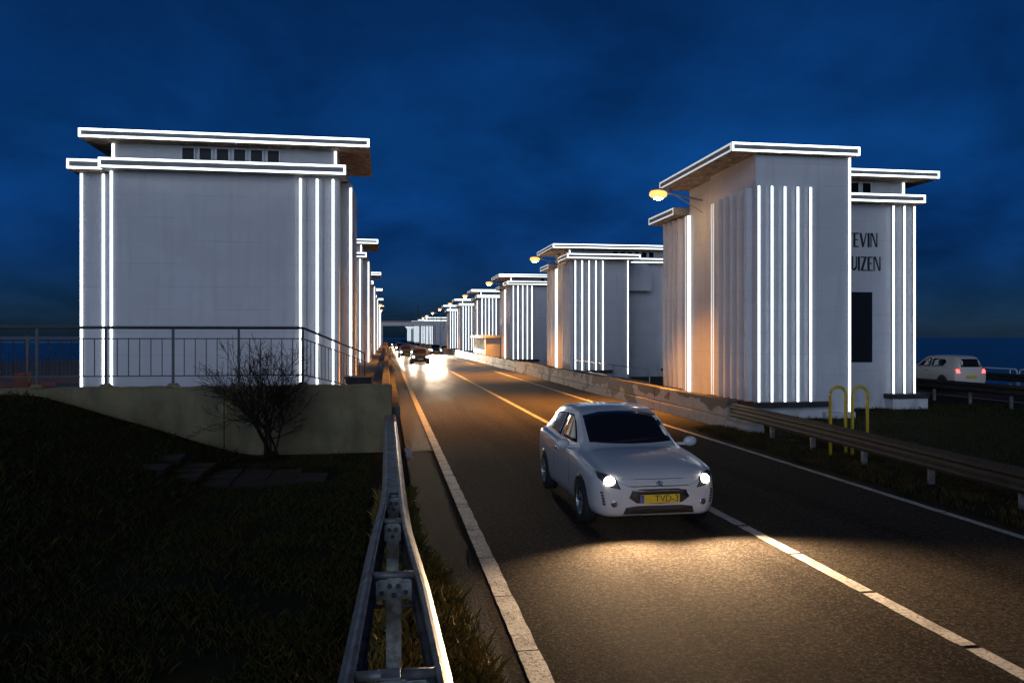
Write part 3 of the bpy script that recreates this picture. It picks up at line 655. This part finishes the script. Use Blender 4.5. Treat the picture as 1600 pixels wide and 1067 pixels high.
# bare shrub
def shrub(label, loc, H=2.15, seed=11):
    rnd = random.Random(seed); o = thing('bare_shrub', label, 'shrub', loc)
    stems, twigs = MB(), MB()
    def grow(p, d, L, r, depth):
        pts = [p]; q = p.copy(); dd = d.copy()
        for i in range(4):
            dd = (dd + Vector((rnd.gauss(0,.16), rnd.gauss(0,.16), rnd.gauss(.03,.10)))).normalized(); q = q + dd*(L/4); pts.append(q.copy())
        rs = [max(.0036, r*(1-.5*i/4)) for i in range(5)]
        (stems if depth < 1 else twigs).tube(pts, rs, 5 if depth < 2 else 3, caps=False)
        if depth >= 4 or L < .07: return
        n = rnd.choice((2,2,3)) if depth else 5
        for k in range(n):
            t = rnd.uniform(.35, 1.0); i = min(3, int(t*4)); base = pts[i].lerp(pts[i+1], t*4-i)
            nd = (dd + Vector((rnd.gauss(0,.65), rnd.gauss(0,.45), rnd.gauss(.12,.5)))).normalized()
            grow(base, nd, L*rnd.uniform(.45,.72), r*.5, depth+1)
        grow(q, dd, L*.6, r*.45, depth+1)
    for k in range(10):
        a = rnd.uniform(0, 2*math.pi); lean = rnd.uniform(.03,.75)
        d = Vector((math.cos(a)*lean*1.0, math.sin(a)*lean*.30-.12, 1.0)).normalized()
        grow(Vector((rnd.gauss(0,.07), rnd.gauss(0,.05), -.1)), d, H*rnd.uniform(.42,.58)*(1.15-.3*lean), .026, 0)
    stems.build('stem', M_TWIG, o); t = twigs.build('twig', M_TWIG, o); t['kind'] = 'stuff'
    return o
shrub('leafless dark shrub growing in front of the left retaining wall', (-2.35, 17.05, .15))
# paving slabs by the shrub
ps = bpy.data.objects.new('slab_path', None); COL.objects.link(ps); ps['kind'] = 'structure'
for i in range(6):
    for j in range(3):
        if random.random() < .12: continue
        x, y = -3.9+.52*i, 14.2+.52*j; z = bank(x, y)
        s = MB().box(-.25,.25,-.25,.25,-.05,.035).build('slab', M_SLAB, ps, (x, y, z+.02)); s.rotation_euler = (R(random.uniform(-3,3)), R(random.uniform(-3,3)), R(random.uniform(-2,2)))
# crumpled scrap at the barrier foot
mb = MB(); random.seed(5)
for j in range(14):
    for i in range(9): mb.v.append((.40+.13*i/8+random.uniform(-.025,.025), 16.5+1.3*j/13+random.uniform(-.03,.03), .012+.15*random.random()*math.sin(math.pi*(j+.5)/14)))
for j in range(13):
    for i in range(8): mb.f.append((j*9+i, j*9+i+1, (j+1)*9+i+1, (j+1)*9+i))
tag(mb.build('plastic_scrap', M_SCRAP), 'crumpled shiny plastic scrap lying at the foot of the left crash barrier', 'scrap')

# ================================================================== right side details
for i, x in enumerate((9.35, 9.84)):
    arcp = [(-.17,0,-.3),(-.17,0,1.34)] + [(-.17*math.cos(R(a)), 0, 1.34+.17*math.sin(R(a))) for a in range(20,180,20)] + [(.17,0,1.34),(.17,0,-.3)]
    tag(MB().tube(arcp, .033, 10).build('hoop', M_YELLOW, None, (x-.14, 15.2, -.03), smooth=True), ['yellow steel hoop behind the crash barrier, the left of the pair', 'yellow steel hoop right beside its twin, nearer the dark grass'][i], 'hoop', 'yellow hoops behind the crash barrier')
hb = None
labh = ['white tubular hoop railing touching the right picture edge on the sea side', 'white tubular hoop railing just right of the car on the second road', 'white tubular hoop railing behind the car on the second road', 'white tubular hoop railing beside the lettered building']
for i in range(4):
    y0 = 32.0 + 2.78*i; path = [(30.6,y0,-.1),(30.6,y0,.78),(30.6,y0+.05,.88),(30.6,y0+.15,.93),(30.6,y0+2.5,.93),(30.6,y0+2.6,.88),(30.6,y0+2.65,.78),(30.6,y0+2.65,-.1)]
    o = thing('hoop_railing', labh[i], 'railing', (0,0,0), 0, 'white hoop railings by the sea')
    MB().tube(path, .035, 8).build('frame', M_WHITEPIPE, o, smooth=True)
    for yy in (.45, 2.2): MB().tube([(30.6,y0+yy,-.1),(30.6,y0+yy,.90)], .028, 6).build('post', M_WHITEPIPE, o)
mk = thing('sea_marker', 'small dark marker post standing in the sea near the horizon', 'marker', (300, 330, -3.2))
MB().tube([(0,0,-.5),(0,0,4.6)], .35, 8).build('post', M_MARK, mk); MB().box(-1,1,-.4,.4,2.9,4.4).build('topmark', M_MARK, mk)

# ================================================================== grass (blades)
def grass(name, n, sampler, hmin, hmax, m, wid=.006, lean=.5):
    V = np.zeros((n*3+n*1, 3)); V = np.zeros((n, 4, 3))
    P = np.array([sampler() for _ in range(n)]); a = rng.uniform(0, 2*np.pi, n); h = rng.uniform(hmin, hmax, n)*rng.uniform(.6,1,n); la = rng.uniform(0, 2*np.pi, n); le = rng.uniform(.1, lean, n)*h
    ux, uy = np.cos(a)*wid, np.sin(a)*wid; lx, ly = np.cos(la)*le, np.sin(la)*le
    V[:,0] = P - np.stack([ux, uy, np.zeros(n)+.01], 1); V[:,1] = P + np.stack([ux, uy, np.zeros(n)-.01], 1)
    V[:,2] = P + np.stack([ux*.7+lx*.4, uy*.7+ly*.4, h*.6], 1); V[:,3] = P + np.stack([lx, ly, h], 1)
    F = np.array([[0,1,2],[0,2,3]])[None] + (np.arange(n)*4)[:,None,None]
    me = bpy.data.meshes.new(name); me.vertices.add(n*4); me.vertices.foreach_set('co', V.ravel())
    me.loops.add(n*6); me.loops.foreach_set('vertex_index', F.ravel().astype(np.int32)); me.polygons.add(n*2)
    me.polygons.foreach_set('loop_start', np.arange(0, n*6, 3, dtype=np.int32)); me.update(); me.validate(); me.materials.append(m)
    return tag(link(name, me), kind='stuff')
def s_left():
    while True:
        y = 2.0 + 15.4*random.random()**1.5; x = -.28 - (9.0*random.random()**1.3)*(.35+.65*min(1,y/9))
        if -4.7 < x < -.9 and 14.1 < y < 15.8 and random.random() < .85: continue
        if noise.noise(Vector((x*1.1,y*1.1,1))) + random.uniform(-.35,.5) > .02: return (x, y, bank(x, y))
grass('grass', 110000, s_left, .03, .11, M_GRASSBLADE, .004, 1.2)
def s_tall():
    y = random.uniform(8.5, 17.6); x = random.uniform(-9.5, -3.0); y = min(y, 17.3); return (x, y, bank(x, y))
grass('long_grass', 12000, s_tall, .06, .17, M_GRASSBLADE, .004, 1.1)
def s_rail():
    while True:
        y = 2.0+11*random.random()**1.2; u = random.random()
        if u < .45: x = random.uniform(-.14, .22)
        else: x = .30 + .45*random.random()**1.5*(1.15 if y < 6.5 else max(.15, 1.15-(y-6.5)/3.5))
        if noise.noise(Vector((x*3,y*2.2,4))) + random.uniform(-.35,.5) > -.08: return (x, y, -.01)
grass('dry_grass', 26000, s_rail, .06, .20, M_DRYGRASS, .004, .95)
tag(MB().box(.10, .70, 1.5, 8.5, -.3, .006).build('verge', M_SOIL), kind='structure')
mb = MB(); ysv = np.linspace(1, 21, 41); xsv = [8.05, 8.35, 8.8, 9.6, 10.2]
for y in ysv:
    for i, x in enumerate(xsv): mb.v.append((x+(.12*noise.noise(Vector((y*.8,0,2))) if i == 0 else 0), y, (.006, .04, .07, .05, -.04)[i]+(.03*noise.noise(Vector((x*2,y*1.5,7))) if i else 0)))
for j in range(40):
    for i in range(4): mb.f.append((j*5+i, j*5+i+1, (j+1)*5+i+1, (j+1)*5+i))
tag(mb.build('right_verge', M_SOIL, smooth=True), kind='structure')
mb = MB(); ysg = np.linspace(1.2, 17.58, 60)
for y in ysg: mb.v += [(.40, y, .003), (.93+.10*noise.noise(Vector((y*1.1,3,1)))-.03*random.random(), y, .003)]
for j in range(59): mb.f.append((2*j, 2*j+1, 2*j+3, 2*j+2))
tag(mb.build('gravel_edge', M_GRAVEL), kind='structure')
def s_right():
    while True:
        y = random.uniform(3, 20.5); x = random.uniform(8.12, 10.0)
        if noise.noise(Vector((x*1.5,y*1.5,9))) + random.uniform(-.4,.5) > -.05: return (x, y, .03)
grass('verge_grass', 22000, s_right, .05, .15, M_VERGE, .006, .9)
def s_field():
    y = random.uniform(9, 27); x = random.uniform(10, 23.4); return (x, y, -.03)
grass('field_grass', 26000, s_field, .05, .15, M_GRASSBLADE, .009, .9)

# ================================================================== cars
M_PAINT = mat('white_car_paint', (.62,.61,.60), .28, coat=.6)
M_DARKPAINT = mat('dark_car_paint', (.03,.035,.045), .28, coat=.6)
M_SILVER = mat('silver_car_paint', (.35,.36,.38), .3, metal=.3, coat=.6)
M_BEIGE = mat('beige_van_paint', (.75,.66,.56), .35, coat=.5)
M_GLASS = mat('car_glass', (.012,.013,.015), .06)
M_BLACK = mat('black_plastic', (.02,.02,.02), .5)
M_TYRE = mat('tyre_rubber', (.018,.018,.018), .85)
M_RIM = mat('alloy_rim', (.45,.46,.48), .3, metal=.7)
M_CHROME = mat('chrome_trim', (.7,.7,.72), .15, metal=1.0)
M_HEAD = mat('headlight_glow', (.9,.9,.9), .2, emit=(1.0,.88,.70), estr=45)
M_HEADFAR = mat('far_headlight_glow', (.9,.9,.9), .2, emit=(1.0,.88,.70), estr=400)
M_HOUSE = mat('lamp_housing_dark', (.06,.06,.065), .2)
M_TAIL = mat('tail_light', (.6,.02,.02), .25, emit=(1.0,.06,.05), estr=6)
M_PLATE = mat('yellow_plate', (.75,.52,.02), .45)
M_PLATEBLUE = mat('plate_blue', (.02,.06,.35), .5)
ST = np.array([  # y, w, zb, zs, wg, wr, zt, zc
 [-.03,.46,.32,.58,.42,.34,.62,.635],[.01,.64,.25,.645,.59,.49,.69,.71],[.09,.755,.215,.70,.70,.58,.755,.785],[.25,.825,.20,.755,.765,.63,.82,.855],
 [.55,.85,.19,.80,.785,.64,.885,.92],[.85,.857,.19,.84,.785,.635,.93,.96],[1.08,.857,.19,.865,.775,.63,.965,.995],[1.45,.857,.19,.89,.775,.615,1.16,1.19],
 [1.85,.857,.19,.91,.77,.585,1.365,1.40],[2.3,.857,.19,.925,.77,.57,1.425,1.46],[2.9,.857,.19,.945,.76,.555,1.41,1.445],[3.4,.85,.20,.955,.75,.535,1.335,1.37],
 [3.72,.825,.24,.945,.72,.505,1.19,1.22],[3.90,.77,.30,.89,.67,.47,1.0,1.03],[3.95,.67,.36,.83,.59,.43,.89,.91]])
def catmull(A, n):
    m = len(A); out = []
    for i in range(m-1):
        p0, p1, p2, p3 = A[max(i-1,0)], A[i], A[i+1], A[min(i+2,m-1)]
        for k in range(n):
            t = k/n; out.append(.5*((2*p1)+(-p0+p2)*t+(2*p0-5*p1+4*p2-p3)*t*t+(-p0+3*p1-3*p2+p3)*t**3))
    out.append(A[-1]); return np.array(out)
def car_body_mesh(sx=1, sy=1, sz=1, blunt=False):
    S = ST.copy()
    if blunt: S[10:13,6:8] = [[1.44,1.47],[1.42,1.45],[1.36,1.39]]; S[13,6:8] = [1.22,1.25]; S[13,1]=.80; S[14,6:8]=[1.1,1.12]; S[14,1]=.74; S[14,4]=.66
    S = catmull(S, 5); rows = []
    for y, w_, zb, zs, wg, wr_, zt, zc in S:
        pts = np.array([(0,zb),(w_*.45,zb),(w_*.84,zb+.005),(w_*.965,zb+.09),(w_,zb*.5+zs*.5-.02),(w_*.99,zs-.09),(w_*.955,zs-.01),(wg,zs+.035),(wg*.42+wr_*.58,zs*.40+zt*.60),(wr_,zt-.006),(wr_*.82,zt+(zc-zt)*.45),(wr_*.45,zt+(zc-zt)*.85),(0,zc)])
        pts = catmull(pts, 3); ring_ = [(p[0]*sx, y*sy, p[1]*sz) for p in pts]
        ring_ += [(-p[0]*sx, y*sy, p[1]*sz) for p in pts[-2:0:-1]]; rows.append(ring_)
    mb = MB(); n = len(rows[0])
    for r in rows: mb.v += r
    for j in range(len(rows)-1):
        for i in range(n): i2 = (i+1) % n; mb.f.append((j*n+i, j*n+i2, (j+1)*n+i2, (j+1)*n+i))
    h = n//2
    for base in (0, (len(rows)-1)*n):
        for i in range(h): 
            a, b, c, d_ = i, i+1, (n-i-1) % n, (n-i) % n
            q = [base+a, base+b, base+c, base+d_]; q = list(dict.fromkeys(q))
            if len(q) > 2: mb.f.append(tuple(q))
    return mb
def make_car(label, loc, rz=0, paint=M_PAINT, head=M_HEAD, sz=1.0, sx=1.0, sy=1.0, blunt=False, cat='car', group=None, beams=True, name='car', plate=True):
    car = thing(name, label, cat, loc, rz, group)
    bmb = car_body_mesh(sx, sy, sz, blunt); tree = BVHTree.FromPolygons([Vector(v) for v in bmb.v], bmb.f)
    bmb.build('body', paint, car, smooth=True)
    def cast(u, v, side):
        if side == 'front': o, d_ = Vector((u,-3,v)), Vector((0,1,0))
        elif side == 'rear': o, d_ = Vector((u,8,v)), Vector((0,-1,0))
        elif side == 'top': o, d_ = Vector((u,v,5)), Vector((0,0,-1))
        else:
            s = 1 if side == 'right' else -1; o, d_ = Vector((3*s,u,v)), Vector((-s,0,0))
        hit = tree.ray_cast(o, d_)
        if hit[0] is None: return None
        nrm = hit[1]
        if nrm.dot(d_) > 0: nrm = -nrm
        return hit[0], nrm
    def patch(name, poly, side, m, parent=car, off=.006, sub=5, rings=4, smooth=True):
        if side in ('front','rear'): poly = [(a*sx, b*sz) for a, b in poly]
        elif side == 'top': poly = [(a*sx, b*sy) for a, b in poly]
        else: poly = [(a*sy, b*sz) for a, b in poly]
        out_ = []
        for i in range(len(poly)):
            a, b = poly[i], poly[(i+1) % len(poly)]
            for k in range(sub): out_.append((a[0]+(b[0]-a[0])*k/sub, a[1]+(b[1]-a[1])*k/sub))
        c = (sum(p[0] for p in poly)/len(poly), sum(p[1] for p in poly)/len(poly)); mb = MB(); n = len(out_); rows = []
        hc = cast(*c, side)
        if hc is None: return None
        for r in range(rings):
            f = 1 - r/rings; row = []
            for p in out_:
                u, v = c[0]+(p[0]-c[0])*f, c[1]+(p[1]-c[1])*f; hh = cast(u, v, side) or hc
                row.append(len(mb.v)); mb.v.append(tuple(hh[0]+hh[1]*off))
            rows.append(row)
        for r in range(rings-1):
            for i in range(n): i2 = (i+1) % n; mb.f.append((rows[r][i], rows[r][i2], rows[r+1][i2], rows[r+1][i]))
        ci = len(mb.v); mb.v.append(tuple(hc[0]+hc[1]*off))
        for i in range(n): mb.f.append((rows[-1][i], rows[-1][(i+1) % n], ci))
        # rim skirt so the piece has thickness
        sk = len(mb.v)
        for p in out_:
            hh = cast(*p, side) or hc; mb.v.append(tuple(hh[0]-hh[1]*.004))
        for i in range(n): i2 = (i+1) % n; mb.f.append((rows[0][i2], rows[0][i], sk+i, sk+i2))
        return mb.build(name, m, parent, smooth=smooth)
    mx = lambda poly: [(-a, b) for a, b in reversed(poly)]
    patch('windscreen', [(-.60,1.02),(-.3,1.005),(0,1.0),(.3,1.005),(.60,1.02),(.56,1.34),(.3,1.385),(0,1.395),(-.3,1.385),(-.56,1.34)], 'front', M_GLASS, rings=6)
    if blunt: patch('rear_window', [(-.52,1.0),(.52,1.0),(.48,1.32),(-.48,1.32)], 'rear', M_GLASS)
    else: patch('rear_window', [(-.52,1.04),(.52,1.04),(.47,1.32),(-.47,1.32)], 'rear', M_GLASS)
    for s in ('left','right'):
        patch('side_window', [(1.42,.985),(2.28,.99),(2.30,1.33),(2.05,1.335),(1.82,1.24)], s, M_GLASS)
        patch('side_window', [(2.36,.99),(3.1,1.02),(3.25,1.2),(3.1,1.29),(2.38,1.33)], s, M_GLASS)
        patch('door_seam', [(1.38,.30),(1.392,.30),(1.392,.94),(1.38,.94)], s, M_BLACK, off=.002, sub=3, rings=2)
        patch('door_seam', [(2.40,.30),(2.412,.30),(2.412,.95),(2.40,.95)], s, M_BLACK, off=.002, sub=3, rings=2)
        patch('door_handle', [(2.12,.80),(2.32,.80),(2.32,.83),(2.12,.83)], s, M_CHROME, off=.02, sub=2, rings=2)
        for cy in (.72, 3.18):
            patch('wheel_arch', [(cy+.36*math.cos(R(a)), .31+.36*math.sin(R(a))) for a in range(-10,191,20)], s, M_BLACK, off=.003, sub=2)
    hl = [(.50,.575),(.62,.60),(.755,.70),(.775,.785),(.70,.765),(.56,.70)]
    for sgn in (1,-1):
        P = hl if sgn == 1 else mx(hl)
        h = patch('headlight', P, 'front', M_HOUSE, off=.005)
        c = [(.635+.062*math.cos(R(a)), .675+.050*math.sin(R(a))) for a in range(0,360,30)]
        patch('lens', c if sgn == 1 else mx(c), 'front', head, parent=h, off=.012, sub=1)
        fg = [(.585+.042*math.cos(R(a)), .395+.042*math.sin(R(a))) for a in range(0,360,40)]
        f_ = patch('fog_lamp', fg if sgn == 1 else mx(fg), 'front', M_CHROME, off=.012, sub=1, rings=3)
        fg2 = [(.585+.028*math.cos(R(a)), .395+.028*math.sin(R(a))) for a in range(0,360,40)]
        patch('fog_glass', fg2 if sgn == 1 else mx(fg2), 'front', M_HOUSE, parent=f_, off=.018, sub=1, rings=2)
        for k in range(5):
            z = .375+.036*k; dl = [(.685+.006*k,z),(.715+.006*k,z),(.718+.006*k,z+.027),(.688+.006*k,z+.027)]
            patch('daytime_light', dl if sgn == 1 else mx(dl), 'front', M_HOUSE, off=.01, sub=1, rings=2)
        tl = [(.56,.76),(.73,.76),(.735,.90),(.60,.91)]
        patch('tail_light', tl if sgn == 1 else mx(tl), 'rear', M_TAIL, off=.008)
        m_ = MB().ell((sgn*.955*sx, 1.36*sy, .985*sz), (.105,.055,.072), 12, 8).build('mirror', paint, car, smooth=True)
        MB().box(sgn*.83*sx-.10, sgn*.83*sx+.10, 1.345*sy, 1.395*sy, .935*sz, .965*sz).build('mirror_arm', paint, m_)
        for cy in (.72, 3.18):
            wh = MB().lathe_x([(-.10,.20),(-.10,.27),(-.085,.305),(0,.312),(.085,.305),(.10,.27),(.10,.20)], sgn*.765*sx, cy*sy, .312).build('wheel', M_TYRE, car, smooth=True)
            wh.name = 'wheel'; rim = MB()
            xo = sgn*(.765*sx+.085)
            rim.lathe_x([(-.06*sgn,.02),(-.03*sgn,.05),(-.05*sgn,.055),(-.05*sgn,.17),(.012*sgn,.185),(.012*sgn,.205)], xo, cy*sy, .312, 20)
            for k in range(5):
                a = 2*math.pi*k/5; dy, dz = math.cos(a), math.sin(a); px, pz = -dz, dy; n = len(rim.v)
                for (r_, w2) in ((.04,.022),(.185,.032)):
                    for q in (-1,1): 
                        for dxx in (-.03,.006): rim.v.append((xo+dxx*sgn, cy*sy+dy*r_+px*w2*q, .312+dz*r_+pz*w2*q))
                rim.f += [(n+1,n+3,n+7,n+5),(n,n+1,n+5,n+4),(n+2,n+6,n+7,n+3),(n,n+4,n+6,n+2)]
            rim.build('rim', M_RIM, wh)
    patch('grille', [(-.40,.47),(-.30,.40),(0,.385),(.30,.40),(.40,.47),(.36,.545),(.25,.575),(-.25,.575),(-.36,.545)], 'front', M_BLACK, off=.004, rings=4)
    patch('lower_intake', [(-.47,.26),(.47,.26),(.44,.345),(.3,.365),(-.3,.365),(-.44,.345)], 'front', M_BLACK, off=.004)
    patch('chrome_bar', [(-.36,.548),(.36,.548),(.36,.560),(-.36,.560)], 'front', M_CHROME, off=.012, sub=6, rings=2)
    patch('bonnet_seam', [(-.48,.692),(.48,.692),(.48,.698),(-.48,.698)], 'front', M_BLACK, off=.002, sub=8, rings=2)
    for dz in (0, .026):
        zc_ = .628+dz; bd = [(-.045,zc_-.018),(0,zc_+.004),(.045,zc_-.018),(.045,zc_-.006),(0,zc_+.016),(-.045,zc_-.006)]
        patch('badge', bd, 'front', M_CHROME, off=.012, sub=1, rings=2)
    for s_ in (-1,1):
        MB().tube([(s_*.08*sx-.25, 1.13*sy, .995*sz+.025),(s_*.08*sx+.33, 1.20*sy, 1.03*sz+.03)], .009, 5).build('wiper', M_BLACK, car)
    if plate:
        yf = -.055*sy; pl = MB().box(-.26, .26, yf-.012, yf, .455*sz-.055, .455*sz+.055).build('licence_plate', M_PLATE, car); bevel(pl, .006)
        MB().box(-.257,-.215, yf-.0145, yf-.0125, .455*sz-.05, .455*sz+.05).build('plate_band', M_PLATEBLUE, pl)
        if plate == 'text':
            cu = bpy.data.curves.new('plate_text', 'FONT'); cu.body = 'TVD-3'; cu.size = .115; cu.extrude = .0015; cu.align_x = 'RIGHT'; cu.align_y = 'CENTER'
            to = bpy.data.objects.new('t', cu); COL.objects.link(to); bpy.context.view_layer.update()
            me = bpy.data.meshes.new_from_object(to.evaluated_get(bpy.context.evaluated_depsgraph_get())); bpy.data.objects.remove(to)
            me.materials.clear(); me.materials.append(M_LETTER); lo = link('plate_lettering', me, pl, (.245, yf-.0145, .455*sz)); lo.rotation_euler = (R(90),0,0)
    else:
        MB().box(-.26,.26, 3.985*sy, 3.995*sy, .56*sz, .66*sz).build('licence_plate', M_PLATE, car)
    if beams:
        for sgn in (1,-1):
            l = bpy.data.lights.new('headlight_beam', 'SPOT'); l.energy = HEAD_W*(beams if beams is not True else 1); l.color = (1.0,.68,.40) if beams is True else (1.0,.78,.55); l.spot_size = R(140 if beams is True else 32); l.spot_blend = 1.0; l.shadow_soft_size = .06
            lo = bpy.data.objects.new('headlight_beam', l); COL.objects.link(lo); lo.parent = car; lo.location = (sgn*.635*sx, -.10, .675*sz); lo.rotation_euler = (R(-84.5), 0, 0); lo.rotation_euler = Vector((-.10,1,.11) if beams is True else (0,1,.20)).to_track_quat('Z','Y').to_euler()
    return car
make_car('white hatchback with lit headlights and yellow plate driving toward the camera in the near lane', (3.43, 9.75, 0), plate='text')
far = make_car('oncoming dark car with blazing headlights, foremost of the far traffic beside the centre line', (3.1, 74, 0), paint=M_DARKPAINT, head=M_HEADFAR, beams=2.6, group='far oncoming cars')
for i, (x, y, lb_) in enumerate(((2.4, 98, 'oncoming dark car with headlights on, second in the far queue'), (2.3, 140, 'oncoming car with headlights on, third in the far queue'), (2.0, 200, 'tiny oncoming car with headlights on passing under the portal'),
                            
                            (6.9, 112, 'oncoming car with bright headlights at the far right edge of the road near the barrier'),
                            (2.9, 119, 'oncoming car with headlights on, between the second and third of the far queue'), (2.2, 168, 'oncoming car with headlights on, last in the queue before the portal'))):
    c = copy_tree(far); c.location = (x, y, 0); c['label'] = lb_
    if i == 3:
        for ch in c.children:
            if ch.type == 'LIGHT':
                ch.data = ch.data.copy(); ch.data.energy *= 22; ch.data.spot_size = R(34); ch.rotation_euler = Vector((-.10,1,.10)).to_track_quat('Z','Y').to_euler()
make_car('pale tall car with red tail lights on the second road right of the lettered building', (26.4, 36.9, 0), rz=math.pi, paint=M_BEIGE, sz=1.14, sy=1.06, blunt=True, beams=False, head=M_HOUSE, plate=False)
